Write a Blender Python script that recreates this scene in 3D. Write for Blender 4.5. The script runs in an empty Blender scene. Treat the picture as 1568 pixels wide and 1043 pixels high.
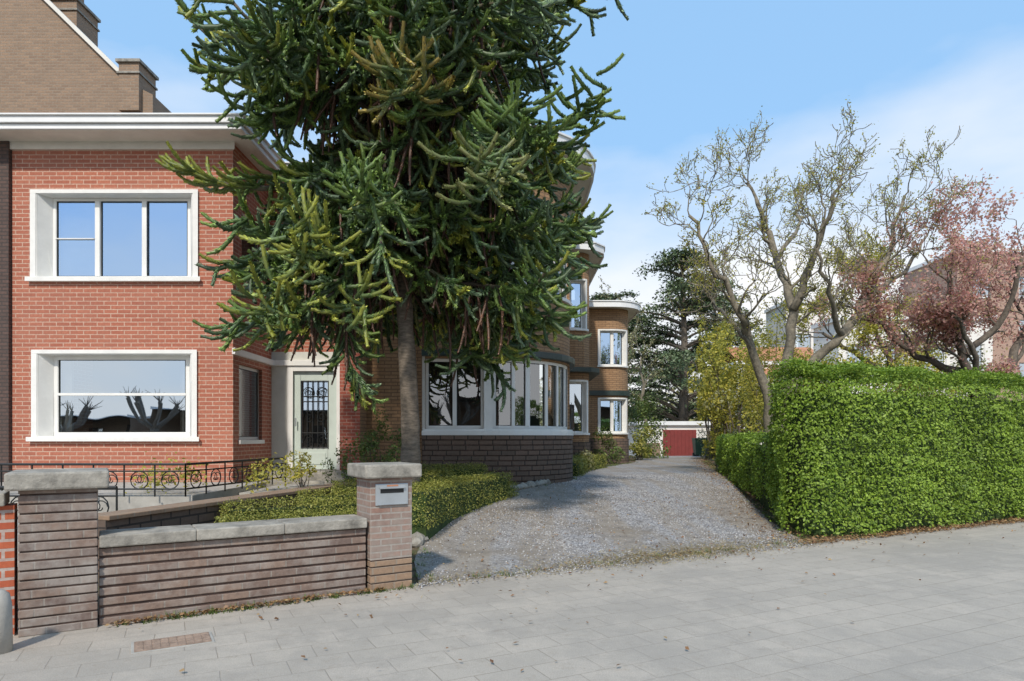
import bpy, math, random
import numpy as np
from mathutils import Vector
random.seed(7); rng=np.random.default_rng(7)
scene=bpy.context.scene
scene.view_settings.view_transform='Standard'
try: scene.view_settings.look='None'
except: pass
scene.view_settings.exposure=0

# ---------------------------------------------------------------- helpers
def empty(name,loc=(0,0,0)):
    e=bpy.data.objects.new(name,None); scene.collection.objects.link(e); return e
class MB:
    def __init__(s): s.v=[];s.f=[];s.uv=[]
    def quad(s,a,b,c,d,uv=None):
        n=len(s.v); s.v+=[a,b,c,d]; s.f.append((n,n+1,n+2,n+3))
        s.uv+= uv if uv else [(0,0),(1,0),(1,1),(0,1)]
    def poly(s,pts):
        n=len(s.v); s.v+=pts; s.f.append(tuple(range(n,n+len(pts)))); s.uv+=[(p[0],p[1]) for p in pts]
    def box(s,x0,x1,y0,y1,z0,z1):
        path_box(s,Path([(x0,y0),(x1,y0)]),0,x1-x0,z0,z1,-(y1-y0),0)
    def build(s,name,mat,parent=None,smooth=False,bevel=0):
        me=bpy.data.meshes.new(name); me.from_pydata(s.v,[],s.f)
        uvl=me.uv_layers.new(name='UVMap')
        flat=[]
        for p in me.polygons:
            for vi in p.vertices: flat+= list(s.uv[vi])
        uvl.data.foreach_set('uv',flat)
        me.materials.append(mat)
        ob=bpy.data.objects.new(name,me); scene.collection.objects.link(ob)
        if parent: ob.parent=parent
        if smooth: me.polygons.foreach_set('use_smooth',[True]*len(me.polygons))
        if bevel:
            import bmesh
            bm=bmesh.new(); bm.from_mesh(me); bmesh.ops.remove_doubles(bm,verts=bm.verts,dist=1e-5); bm.to_mesh(me); bm.free()
            m=ob.modifiers.new('b','BEVEL'); m.width=bevel; m.segments=2; m.limit_method='ANGLE'
        return ob
class Path:
    def __init__(s,pts):
        s.p=np.array(pts,float); d=np.diff(s.p,axis=0); L=np.hypot(d[:,0],d[:,1]); s.c=np.concatenate([[0],np.cumsum(L)]); s.L=s.c[-1]
        t=d/L[:,None]; n=np.stack([t[:,1],-t[:,0]],1)
        m=[n[0]]
        for i in range(1,len(n)):
            q=n[i-1]+n[i]; q/=np.hypot(*q); q/=max(.3,q@n[i]); m.append(q)
        m.append(n[-1]); s.m=np.array(m)
    def at(s,t,off=0):
        i=int(np.clip(np.searchsorted(s.c,t,side='right')-1,0,len(s.c)-2))
        f=(t-s.c[i])/(s.c[i+1]-s.c[i])
        a=s.p[i]+s.m[i]*off; b=s.p[i+1]+s.m[i+1]*off
        q=a+(b-a)*f; return (q[0],q[1])
    def samples(s,a,b): return [a]+[c for c in s.c if a+1e-4<c<b-1e-4]+[b]
UVO=[0.0]
def path_box(mb,P,s0,s1,z0,z1,o0,o1):
    S=P.samples(s0,s1); R=[]
    for t in S:
        a=P.at(t,o1); b=P.at(t,o0)
        R.append([(a[0],a[1],z0),(a[0],a[1],z1),(b[0],b[1],z1),(b[0],b[1],z0)])
    k=UVO[0]
    for i in range(len(S)-1):
        A,B=R[i],R[i+1]; u0,u1=S[i]+k,S[i+1]+k
        mb.quad(A[0],B[0],B[1],A[1],[(u0,z0),(u1,z0),(u1,z1),(u0,z1)])
        mb.quad(A[1],B[1],B[2],A[2],[(u0,o1),(u1,o1),(u1,o0),(u0,o0)])
        mb.quad(A[2],B[2],B[3],A[3],[(u0,z1),(u1,z1),(u1,z0),(u0,z0)])
        mb.quad(A[3],B[3],B[0],A[0],[(u0,o0),(u1,o0),(u1,o1),(u0,o1)])
    A=R[0]; mb.quad(A[3],A[0],A[1],A[2],[(o0+k,z0),(o1+k,z0),(o1+k,z1),(o0+k,z1)])
    A=R[-1]; mb.quad(A[0],A[3],A[2],A[1],[(o1+k,z0),(o0+k,z0),(o0+k,z1),(o1+k,z1)])
def wall(mb,P,z0,z1,ops=[],s0=0,s1=None,reveal=.16,off=0):
    s1=P.L if s1 is None else s1
    S=sorted(set([round(x,5) for x in P.samples(s0,s1)]+[round(o[k],5) for o in ops for k in (0,1)]))
    Z=sorted(set([z0,z1]+[o[k] for o in ops for k in (2,3)]))
    for i in range(len(S)-1):
        for j in range(len(Z)-1):
            sm=(S[i]+S[i+1])/2; zm=(Z[j]+Z[j+1])/2
            if any(o[0]<sm<o[1] and o[2]<zm<o[3] for o in ops): continue
            a=P.at(S[i]+1e-6,off); b=P.at(S[i+1]-1e-6,off)
            mb.quad((*a,Z[j]),(*b,Z[j]),(*b,Z[j+1]),(*a,Z[j+1]),[(S[i],Z[j]),(S[i+1],Z[j]),(S[i+1],Z[j+1]),(S[i],Z[j+1])])
    for o in ops:
        for s in (o[0],o[1]):
            a=P.at(s,off); b=P.at(s,off-reveal)
            mb.quad((*a,o[2]),(*b,o[2]),(*b,o[3]),(*a,o[3]),[(0,o[2]),(reveal,o[2]),(reveal,o[3]),(0,o[3])])
        for z in (o[2],o[3]):
            T=P.samples(o[0],o[1])
            for q,r in zip(T[:-1],T[1:]):
                a=P.at(q,off);b=P.at(r,off);c=P.at(r,off-reveal);d=P.at(q,off-reveal)
                mb.quad((*a,z),(*b,z),(*c,z),(*d,z),[(q,0),(r,0),(r,reveal),(q,reveal)])
def tube(mb,pts,rad,sides=6):
    pts=np.array(pts,float); n=len(pts); T=np.gradient(pts,axis=0); T/=np.linalg.norm(T,axis=1)[:,None]+1e-9
    up=np.array([0,0,1.]) if abs(T[0][2])<.9 else np.array([1.,0,0]); N=np.cross(T[0],up); N/=np.linalg.norm(N)
    base=len(mb.v); cum=0
    for i in range(n):
        N=N-T[i]*(N@T[i]); N/=np.linalg.norm(N)+1e-9; B=np.cross(T[i],N)
        if i: cum+=np.linalg.norm(pts[i]-pts[i-1])
        for k in range(sides):
            a=2*math.pi*k/sides; q=pts[i]+(N*math.cos(a)+B*math.sin(a))*rad[i]
            mb.v.append((q[0],q[1],q[2])); mb.uv.append((k/sides,cum))
    for i in range(n-1):
        for k in range(sides):
            a=base+i*sides+k; b=base+i*sides+(k+1)%sides
            mb.f.append((a,b,b+sides,a+sides))
    mb.f.append(tuple(base+k for k in range(sides))[::-1]); mb.f.append(tuple(base+(n-1)*sides+k for k in range(sides)))
def np_mesh(name,V,F,mat,parent=None,col=None):
    me=bpy.data.meshes.new(name); V=np.asarray(V,np.float32); F=np.asarray(F,np.int32); k=F.shape[1]
    me.vertices.add(len(V)); me.vertices.foreach_set('co',V.ravel())
    me.loops.add(F.size); me.loops.foreach_set('vertex_index',F.ravel())
    me.polygons.add(len(F)); me.polygons.foreach_set('loop_start',np.arange(0,F.size,k,dtype=np.int32))
    try: me.polygons.foreach_set('loop_total',np.full(len(F),k,dtype=np.int32))
    except: pass
    me.update(calc_edges=True); me.validate()
    if col is not None:
        a=me.color_attributes.new('Col','FLOAT_COLOR','POINT'); c=np.ones((len(V),4),np.float32); c[:,:3]=col; a.data.foreach_set('color',c.ravel())
    me.materials.append(mat); ob=bpy.data.objects.new(name,me); scene.collection.objects.link(ob)
    if parent: ob.parent=parent
    return ob
def nrm(a): return a/(np.linalg.norm(a,axis=-1,keepdims=True)+1e-9)
def leaves(name,P,N,size,mat,parent=None,aspect=.55,tilt=.6):
    P=np.asarray(P); n=len(P); N=nrm(np.asarray(N)+rng.normal(0,tilt,(n,3)))
    T=nrm(np.cross(N,rng.normal(0,1,(n,3)))); B=np.cross(N,T)
    s=(size*rng.uniform(.6,1.3,n))[:,None]
    V=np.stack([P-T*s*.5,P-B*s*.5*aspect+N*s*.08,P+T*s*.5,P+B*s*.5*aspect+N*s*.08],1).reshape(-1,3)
    return np_mesh(name,V,np.arange(n*4).reshape(-1,4),mat,parent)
def ss(x): x=np.clip(x,0,1); return x*x*(3-2*x)
def gz(x,y):
    t=y-(.5*np.clip(x,-12,14)+7.2); return .5*ss(t/8)-.2*ss((t-22)/12)

# ---------------------------------------------------------------- materials
class NT:
    def __init__(s,name):
        s.m=bpy.data.materials.new(name); s.m.use_nodes=True; s.t=s.m.node_tree; s.b=s.t.nodes['Principled BSDF']; s.o=s.t.nodes['Material Output']
    def n(s,ty,**k):
        nd=s.t.nodes.new(ty)
        for a,v in k.items():
            if a in nd.inputs: nd.inputs[a].default_value=v
            else: setattr(nd,a,v)
        return nd
    def l(s,a,b): s.t.links.new(a,b)
    def ramp(s,fac,stops):
        r=s.n('ShaderNodeValToRGB'); e=r.color_ramp.elements
        while len(e)<len(stops): e.new(.5)
        for i,(p,c) in enumerate(stops): e[i].position=p; e[i].color=(*c,1) if len(c)==3 else c
        s.l(fac,r.inputs[0]); return r.outputs[0]
    def mix(s,f,a,b,bt='MIX'):
        m=s.n('ShaderNodeMix',data_type='RGBA',blend_type=bt)
        for sock,v in ((m.inputs[0],f),(m.inputs[6],a),(m.inputs[7],b)):
            if hasattr(v,'is_linked'): s.l(v,sock)
            elif isinstance(v,tuple): sock.default_value=(*v,1)
            else: sock.default_value=v
        return m.outputs[2]
    def noise(s,co,scale,det=4,rough=.6):
        n=s.n('ShaderNodeTexNoise'); n.inputs['Scale'].default_value=scale; n.inputs['Detail'].default_value=det; n.inputs['Roughness'].default_value=rough
        if co: s.l(co,n.inputs['Vector'])
        return n.outputs[0]
    def bump(s,h,st,dist=.01,prev=None):
        b=s.n('ShaderNodeBump'); b.inputs['Strength'].default_value=st; b.inputs['Distance'].default_value=dist; s.l(h,b.inputs['Height'])
        if prev: s.l(prev,b.inputs['Normal'])
        return b.outputs[0]
def g3(v): return (v,v,v)
def plain(name,c,rough=.6,var=.25,scale=3,bump=.1,metal=0,bs=60,stretch=None):
    t=NT(name); tc=t.n('ShaderNodeTexCoord'); o=tc.outputs['Object']
    if stretch:
        mp=t.n('ShaderNodeMapping'); mp.inputs['Scale'].default_value=stretch; t.l(o,mp.inputs[0]); o=mp.outputs[0]
    f=t.noise(o,scale,6,.65); r=t.ramp(f,[(.3,tuple(x*(1-var) for x in c)),(.7,tuple(min(1,x*(1+var*.6)) for x in c))])
    t.l(r,t.b.inputs['Base Color']); t.b.inputs['Roughness'].default_value=rough; t.b.inputs['Metallic'].default_value=metal
    if bump: t.l(t.bump(t.noise(o,bs,4),bump,.01),t.b.inputs['Normal'])
    return t.m
def brick(name,c1,c2,mo,bw=.21,bh=.075,ms=.008,bump=.6,stain=.4,stainc=(.1,.08,.07),smooth=.1,bias=0,sscale=1.3):
    t=NT(name); tc=t.n('ShaderNodeTexCoord'); uv=tc.outputs['UV']; ob=tc.outputs['Object']
    b=t.n('ShaderNodeTexBrick'); t.l(uv,b.inputs['Vector'])
    for k,v in (('Color1',(*c1,1)),('Color2',(*c2,1)),('Mortar',(*mo,1)),('Scale',1),('Mortar Size',ms),('Mortar Smooth',smooth),('Bias',bias),('Brick Width',bw),('Row Height',bh)): b.inputs[k].default_value=v
    n1=t.noise(ob,sscale,6,.7); n2=t.noise(ob,22,4)
    c=t.mix(t.ramp(n2,[(.3,g3(0)),(.75,g3(.55))]),b.outputs[0],tuple(x*.6 for x in c2))
    c=t.mix(t.ramp(n1,[(.42,g3(0)),(.7,g3(stain))]),c,stainc)
    t.l(c,t.b.inputs['Base Color']); t.b.inputs['Roughness'].default_value=.88
    inv=t.n('ShaderNodeMath',operation='SUBTRACT'); inv.inputs[0].default_value=1; t.l(b.outputs[1],inv.inputs[1])
    bb=t.bump(inv.outputs[0],bump,.012); t.l(t.bump(n2,.3,.01,bb),t.b.inputs['Normal'])
    return t.m
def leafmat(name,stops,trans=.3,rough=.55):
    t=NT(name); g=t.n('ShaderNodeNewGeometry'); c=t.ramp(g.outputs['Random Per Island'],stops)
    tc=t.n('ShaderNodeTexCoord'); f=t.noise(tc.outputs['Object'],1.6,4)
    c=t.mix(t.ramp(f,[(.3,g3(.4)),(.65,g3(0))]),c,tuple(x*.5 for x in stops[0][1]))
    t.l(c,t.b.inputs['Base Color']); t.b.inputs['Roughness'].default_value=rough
    if trans:
        tr=t.n('ShaderNodeBsdfTranslucent'); t.l(c,tr.inputs[0]); mx=t.n('ShaderNodeMixShader'); mx.inputs[0].default_value=trans
        t.l(t.b.outputs[0],mx.inputs[1]); t.l(tr.outputs[0],mx.inputs[2]); t.l(mx.outputs[0],t.o.inputs[0])
    return t.m
def glassmat(name,refl=.5,tint=(.8,.9,1)):
    t=NT(name); tr=t.n('ShaderNodeBsdfTransparent'); gl=t.n('ShaderNodeBsdfGlossy'); gl.inputs['Roughness'].default_value=.01; gl.inputs['Color'].default_value=(*tint,1)
    tr.inputs[0].default_value=(.75,.8,.8,1)
    tc=t.n('ShaderNodeTexCoord'); t.l(t.bump(t.noise(tc.outputs['Object'],.9,1),.08,.05),gl.inputs['Normal'])
    mx=t.n('ShaderNodeMixShader'); mx.inputs[0].default_value=refl; t.l(tr.outputs[0],mx.inputs[1]); t.l(gl.outputs[0],mx.inputs[2]); t.l(mx.outputs[0],t.o.inputs[0]); return t.m

M={}
M['red']=brick('red_brick',(.50,.175,.105),(.40,.125,.075),(.64,.45,.34),bw=.26,bh=.08,ms=.009,stain=.35,stainc=(.36,.17,.12),bump=.5)
M['redp']=brick('red_brick_pier',(.42,.10,.06),(.33,.08,.05),(.48,.27,.2),bw=.2,bh=.075,ms=.010,stain=.2)
M['brown']=brick('brown_brick',(.46,.28,.15),(.35,.205,.105),(.19,.12,.075),bw=.3,bh=.08,ms=.011,stain=.2,stainc=(.2,.13,.08))
M['dark']=brick('dark_plinth_brick',(.20,.13,.095),(.14,.10,.075),(.03,.025,.022),bw=.3,bh=.115,ms=.012,stain=.2)
M['old']=brick('old_brown_brick',(.38,.25,.16),(.27,.18,.12),(.32,.26,.20),bw=.22,bh=.08,ms=.010,stain=.4,stainc=(.24,.18,.13))
M['nbr']=brick('neighbour_dark_brick',(.14,.085,.07),(.10,.065,.055),(.06,.05,.045),bw=.2,bh=.07,ms=.01,stain=.2)
M['fw']=brick('fence_wall_brick',(.29,.20,.15),(.17,.12,.10),(.30,.26,.22),bw=.23,bh=2.0,ms=.007,stain=.85,stainc=(.36,.325,.29),bump=.5,smooth=.3,sscale=3.0)
M['fwr']=brick('fence_pillar_brick',(.34,.19,.14),(.24,.155,.125),(.38,.34,.30),bw=.22,bh=.065,ms=.009,stain=.8,stainc=(.33,.295,.255),sscale=2.2)
M['fwd']=plain('recessed_course',(.11,.07,.055),.95,.6,5,.5)
M['orange']=brick('orange_brick',(.55,.14,.06),(.46,.10,.045),(.5,.45,.4),bw=.2,bh=.075,ms=.012,stain=.1)
M['white']=plain('white_paint',(.80,.79,.75),.45,.08,2,.03)
M['sur']=plain('white_concrete_surround',(.80,.79,.75),.7,.08,4,.12)
M['eave']=plain('eave_paint',(.80,.80,.79),.5,.08,2,.03)
M['soffit']=plain('soffit',(.72,.69,.62),.6,.12,2,.05)
M['stone']=plain('coping_stone',(.33,.305,.26),.9,.55,6,.7,bs=45)
M['greend']=plain('dark_green_paint',(.03,.05,.045),.4,.2,3,.03)
M['door']=plain('door_paint',(.55,.62,.56),.4,.08,3,.03)
M['iron']=plain('wrought_iron',(.012,.014,.014),.45,.3,10,.1)
M['greyw']=plain('grey_render',(.62,.62,.56),.85,.12,3,.2)
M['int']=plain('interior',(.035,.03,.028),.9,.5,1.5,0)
M['curt']=plain('curtain',(.45,.43,.40),.9,.25,2.5,0)
M['roof']=plain('roof_felt',(.08,.08,.08),.9,.3,2,.2)
M['steel']=plain('mailbox_steel',(.46,.49,.51),.3,.1,6,.02,metal=.5)
M['black']=plain('black',(.01,.01,.01),.5,.2,5,0)
M['glass']=glassmat('window_glass',.62); M['glassd']=glassmat('bay_glass',.24,(.95,.97,1)); M['glassu']=glassmat('upper_glass',.72,(.55,.74,1))
M['bark']=plain('bark',(.15,.125,.10),.95,.5,14,1,bs=30)
M['barkb']=plain('street_tree_bark',(.16,.14,.115),.95,.3,14,0)
M['barkp']=plain('puzzle_bark',(.165,.135,.105),.95,.6,9,1,bs=14,stretch=(1,1,3.5))
M['barkl']=plain('pale_bark',(.235,.205,.155),.95,.5,12,1,bs=30)
M['conc']=plain('kerb_concrete',(.40,.38,.34),.9,.25,4,.3)
M['rust']=plain('rust_cover',(.33,.235,.175),.8,.4,14,.6)
M['bin']=plain('bin_plastic',(.02,.06,.035),.5,.15,4,.05)
M['garage']=plain('garage_red',(.2,.03,.025),.6,.15,4,.05)
M['wwall']=plain('white_render',(.80,.77,.72),.85,.08,1.2,.1)
M['pinkb']=brick('pale_brick',(.50,.31,.23),(.44,.27,.2),(.5,.4,.33),bw=.25,bh=.09,ms=.012,stain=.2,stainc=(.4,.3,.25))
M['tile']=plain('orange_tiles',(.48,.22,.12),.9,.3,3,.3)
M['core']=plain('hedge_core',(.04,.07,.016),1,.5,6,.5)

t=NT('soil_grass'); tc=t.n('ShaderNodeTexCoord'); o=tc.outputs['Object']
c=t.ramp(t.noise(o,9,6,.7),[(.3,(.07,.048,.03)),(.55,(.15,.105,.065)),(.75,(.24,.18,.11))])
c=t.mix(t.ramp(t.noise(o,.6,5,.6),[(.5,g3(0)),(.62,g3(.8))]),c,(.07,.10,.028)); t.l(c,t.b.inputs['Base Color']); t.b.inputs['Roughness'].default_value=.95
t.l(t.bump(t.noise(o,40,6,.7),.8,.03),t.b.inputs['Normal']); M['soil']=t.m
t=NT('gravel'); tc=t.n('ShaderNodeTexCoord'); o=tc.outputs['Object']
vo=t.n('ShaderNodeTexVoronoi'); vo.inputs['Scale'].default_value=42; t.l(o,vo.inputs['Vector'])
bw=t.n('ShaderNodeRGBToBW'); t.l(vo.outputs['Color'],bw.inputs[0])
c=t.ramp(bw.outputs[0],[(.1,(.15,.148,.155)),(.5,(.33,.325,.33)),(.9,(.54,.53,.52))])
dirt=t.mix(t.ramp(t.noise(o,60,3),[(.3,g3(0)),(.7,g3(1))]),(.22,.19,.155),(.44,.39,.33))
n=t.noise(o,.55,6,.65)
mp=t.n('ShaderNodeMapping'); mp.inputs['Rotation'].default_value=(0,0,math.radians(14)); mp.inputs['Scale'].default_value=(1.5,.09,1); t.l(o,mp.inputs[0])
n2=t.noise(mp.outputs[0],1.0,4,.55)
c=t.mix(t.ramp(n2,[(.44,g3(0)),(.54,g3(.9))]),c,dirt)
c=t.mix(t.ramp(n,[(.48,g3(0)),(.62,g3(.7))]),c,(.25,.205,.15))
c=t.mix(t.ramp(t.noise(o,4.5,6,.75),[(.36,g3(.6)),(.55,g3(0))]),c,(.16,.14,.12))
t.l(c,t.b.inputs['Base Color']); t.b.inputs['Roughness'].default_value=.9
t.l(t.bump(vo.outputs['Distance'],1.0,.015),t.b.inputs['Normal']); M['gravel']=t.m
t=NT('stones'); g=t.n('ShaderNodeNewGeometry'); c=t.ramp(g.outputs['Random Per Island'],[(0,(.13,.13,.14)),(.5,(.36,.355,.36)),(1,(.62,.60,.58))]); t.l(c,t.b.inputs['Base Color']); t.b.inputs['Roughness'].default_value=.85; M['stones']=t.m
# paving slabs
t=NT('paving'); tc=t.n('ShaderNodeTexCoord'); o=tc.outputs['Object']
mp=t.n('ShaderNodeMapping'); mp.inputs['Rotation'].default_value=(0,0,math.radians(-26.5)); t.l(o,mp.inputs[0])
wv=t.n('ShaderNodeTexNoise'); wv.inputs['Scale'].default_value=3.0; t.l(o,wv.inputs['Vector'])
va=t.n('ShaderNodeVectorMath',operation='MULTIPLY_ADD'); t.l(wv.outputs[1],va.inputs[0]); va.inputs[1].default_value=(.02,.02,0); t.l(mp.outputs[0],va.inputs[2])
b=t.n('ShaderNodeTexBrick'); t.l(va.outputs[0],b.inputs['Vector'])
for k,v in (('Color1',(.49,.435,.365,1)),('Color2',(.42,.375,.315,1)),('Mortar',(.29,.245,.19,1)),('Scale',1),('Mortar Size',.004),('Mortar Smooth',.6),('Brick Width',.42),('Row Height',.28)): b.inputs[k].default_value=v
c=t.mix(t.ramp(t.noise(o,.40,8,.78),[(.42,g3(.85)),(.56,g3(0))]),b.outputs[0],(.36,.325,.28))
c=t.mix(t.ramp(t.noise(o,1.3,8,.82),[(.50,g3(0)),(.66,g3(.7))]),c,(.55,.48,.40))
c=t.mix(t.ramp(t.noise(o,6,7,.82),[(.54,g3(0)),(.68,g3(.6))]),c,(.29,.245,.19))
c=t.mix(t.ramp(t.noise(o,28,5,.8),[(.60,g3(0)),(.72,g3(.6))]),c,(.22,.185,.145))
c=t.mix(t.ramp(t.noise(o,110,3,.7),[(.35,g3(.5)),(.6,g3(0))]),c,(.24,.21,.175))
t.l(c,t.b.inputs['Base Color']); t.b.inputs['Roughness'].default_value=.85
inv=t.n('ShaderNodeMath',operation='SUBTRACT'); inv.inputs[0].default_value=1; t.l(b.outputs[1],inv.inputs[1])
t.l(t.bump(t.noise(o,90,4),.4,.008,t.bump(inv.outputs[0],.6,.007)),t.b.inputs['Normal']); M['pave']=t.m
M['asphalt']=plain('asphalt',(.055,.055,.057),.9,.3,3,.6,bs=150)

LM={}
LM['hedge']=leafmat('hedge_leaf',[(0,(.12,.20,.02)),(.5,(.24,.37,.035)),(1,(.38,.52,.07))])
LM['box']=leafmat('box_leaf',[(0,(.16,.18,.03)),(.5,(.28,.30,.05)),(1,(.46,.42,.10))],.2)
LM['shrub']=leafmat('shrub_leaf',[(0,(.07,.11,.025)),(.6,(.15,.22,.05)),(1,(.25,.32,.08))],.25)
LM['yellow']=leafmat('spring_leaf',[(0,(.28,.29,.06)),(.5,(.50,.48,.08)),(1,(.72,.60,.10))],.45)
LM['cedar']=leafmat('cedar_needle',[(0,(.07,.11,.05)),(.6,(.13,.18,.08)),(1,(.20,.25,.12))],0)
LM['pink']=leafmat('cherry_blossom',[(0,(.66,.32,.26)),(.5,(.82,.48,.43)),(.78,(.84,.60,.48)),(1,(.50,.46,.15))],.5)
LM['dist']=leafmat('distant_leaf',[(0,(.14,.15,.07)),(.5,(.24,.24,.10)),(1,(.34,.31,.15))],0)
LM['dead']=leafmat('dead_leaf',[(0,(.15,.07,.03)),(.5,(.30,.16,.07)),(1,(.42,.30,.14))],0)
LM['straw']=leafmat('straw',[(0,(.26,.18,.08)),(.5,(.44,.33,.15)),(1,(.30,.28,.10))],0)

# ---------------------------------------------------------------- ground
def grid(name,X,Y,Z,mat,parent=None):
    n,m=X.shape; V=np.stack([X,Y,Z],-1).reshape(-1,3); i=np.arange(n*m).reshape(n,m)
    F=np.stack([i[:-1,:-1],i[:-1,1:],i[1:,1:],i[1:,:-1]],-1).reshape(-1,4)
    return np_mesh(name,V,F,mat,parent)
xs=np.concatenate([[-900,-400,-150,-70],np.arange(-36,36.1,.5),[70,150,400,900]]); ys=np.concatenate([[-900,-400,-150,-70],np.arange(-36,60.1,.5),[100,180,400,1500]])
X,Y=np.meshgrid(xs,ys); grid('ground',X,Y,gz(X,Y)-.012,M['soil'])
a=np.linspace(-60,60,481); b=np.linspace(-9,.22,20); A,B=np.meshgrid(a,b); Xp=A; Yp=.5*A+7.2+B
Yp=Yp+np.where(B>.2,.06*np.sin(A*5.3)+.05*np.sin(A*13.1),0)
grid('pavement',Xp,Yp,np.where(B>0,gz(Xp,Yp),0)+0.0,M['pave'])
b=np.array([-16.,-9.16]);A,B=np.meshgrid(a,b); grid('road',A,.5*A+7.2+B,A*0-.008,M['asphalt'])
mb=MB(); P=Path([(-60,-30+7.2-9.0),(60,30+7.2-9.0)]); 
for k in range(100): path_box(mb,P,k*1.3,k*1.3+1.29,-.1,.012,0,.14)
mb.build('kerb',M['conc'])
Lp=Path([(-.98,6.88),(-1.2,8),(-1.25,9.2),(-.93,11),(-.3,12.9),(.6,14.4),(1.55,16.3),(1.9,21),(3,22.5),(5.2,27.5),(8,42)])
Rp=Path([(4.35,9.58),(4.4,10.2),(4.5,11.2),(4.8,13),(5.2,15),(6,19),(7,23),(8,27),(12,42)])
V=np.linspace(0,1,120)
def yat(P,y):
    return np.interp(y,P.p[:,1],P.p[:,0])
X=[];Y=[];
for v in V:
    yl=6.88+(42-6.88)*v**1.3; yr=9.58+(42-9.58)*v**1.3
    u=np.linspace(0,1,40); x0=yat(Lp,yl);x1=yat(Rp,yr); X.append(x0+(x1-x0)*u); Y.append(yl+(yr-yl)*u)
X=np.array(X);Y=np.array(Y); grid('gravel_driveway',X,Y,gz(X,Y)+.006,M['gravel'])
n=30000; u=rng.random(n); v=rng.random(n)**1.6*.30
yl=6.88+35.12*v**1.0; yr=9.58+32.4*v; 
x0=yat(Lp,yl);x1=yat(Rp,yr); x=x0+(x1-x0)*u; y=yl+(yr-yl)*u-np.abs(rng.normal(0,.14,n))*(v<.02)
keep=np.sin(x*2.1+y*.7)+np.sin(y*1.3-x*.9)+rng.normal(0,1,n)>-.4; x=x[keep];y=y[keep];n=len(x)
r=rng.uniform(.006,.016,n)
O=np.array([(1,0,0),(0,1,0),(-1,0,0),(0,-1,0),(0,0,.8),(0,0,-.6)])
VV=O[None]*rng.uniform(.6,1.3,(n,6,3)); an=rng.uniform(0,6.28,n); ca,sa=np.cos(an)[:,None],np.sin(an)[:,None]
VV=np.stack([VV[...,0]*ca-VV[...,1]*sa,VV[...,0]*sa+VV[...,1]*ca,VV[...,2]],-1)*r[:,None,None]
VV+=np.stack([x,y,gz(x,y)+.009],1)[:,None]
F8=np.array([(0,1,4),(1,2,4),(2,3,4),(3,0,4),(1,0,5),(2,1,5),(3,2,5),(0,3,5)])
np_mesh('loose_gravel',VV.reshape(-1,3),(F8[None]+np.arange(n)[:,None,None]*6).reshape(-1,3),M['stones'])
def scatter(name,pts,size,mat,asp=.6,z=.015):
    pts=np.array(pts); P=np.stack([pts[:,0],pts[:,1],gz(pts[:,0],pts[:,1])+z+rng.uniform(0,.02,len(pts))],1)
    leaves(name,P,np.tile([0,0,1.],(len(P),1)),size,mat,None,asp,.35)
L=[]
for _ in range(190):
    q=random.uniform(-3,9); L.append((q,.5*q+7.2+random.uniform(-3.2,0) if random.random()<.4 else .5*q+7.2-abs(random.gauss(0,.5))))
for _ in range(3400):
    s=random.uniform(0,Rp.L*.75); p=Rp.at(s,0); L.append((p[0]+random.gauss(-.06,.26),p[1]+random.gauss(0,.2)))
for _ in range(3400):
    q=random.uniform(4.2,13); L.append((q,.5*q+7.2+abs(random.gauss(.06,.26))+.0))
for _ in range(500):
    q=random.uniform(-3.3,-1.3); L.append((q,5.05+(q+3.85)*.625-abs(random.gauss(0,.05))))
for _ in range(650):
    q=random.uniform(-1,4.2); L.append((q,random.uniform(.5*q+7.2,14)))
scatter('fallen_leaves',L,.045,LM['dead'])
L=[]
for _ in range(6000):
    q=random.gauss(2.2,.95); L.append((q,.5*q+7.2+random.gauss(.36,.28)))
for _ in range(3000):
    q=random.uniform(-1,4.6); L.append((q,.5*q+7.2+random.gauss(.22,.16)))
scatter('straw_litter',L,.04,LM['straw'],.16,.012)
def tufts(name,cs,h,mat,per=14,r=.06):
    V=[];
    for (x,y) in cs:
        hs=h*random.choice([.3,.5,.7,1,1.3])
        for k in range(per):
            a=random.uniform(0,6.28); d=random.uniform(0,r); bx,by=x+math.cos(a)*d,y+math.sin(a)*d; z=float(gz(bx,by)); hh=hs*random.uniform(.4,1.2)
            lx,ly=math.cos(a)*hh*.6,math.sin(a)*hh*.6; w=.004+h*.03
            V+=[(bx-w*math.sin(a),by+w*math.cos(a),z),(bx+w*math.sin(a),by-w*math.cos(a),z),(bx+lx,by+ly,z+hh)]
    np_mesh(name,V,np.arange(len(V)).reshape(-1,3),mat)
cs=[]
for _ in range(60):
    q=random.uniform(-3.3,-1.0); cs.append((q,5.0+(q+3.85)*.625-.01))
for _ in range(50):
    q=random.uniform(-1,4.2); cs.append((q,.5*q+7.2+random.gauss(.22,.10)))
for _ in range(260):
    s=random.uniform(0,Rp.L*.6); p=Rp.at(s,random.gauss(.05,.08)); cs.append(p)
for _ in range(200):
    s=random.uniform(0,Lp.L*.6); p=Lp.at(s,-random.gauss(.02,.08)); cs.append(p)
tufts('weeds',cs,.05,LM['shrub'])

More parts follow.
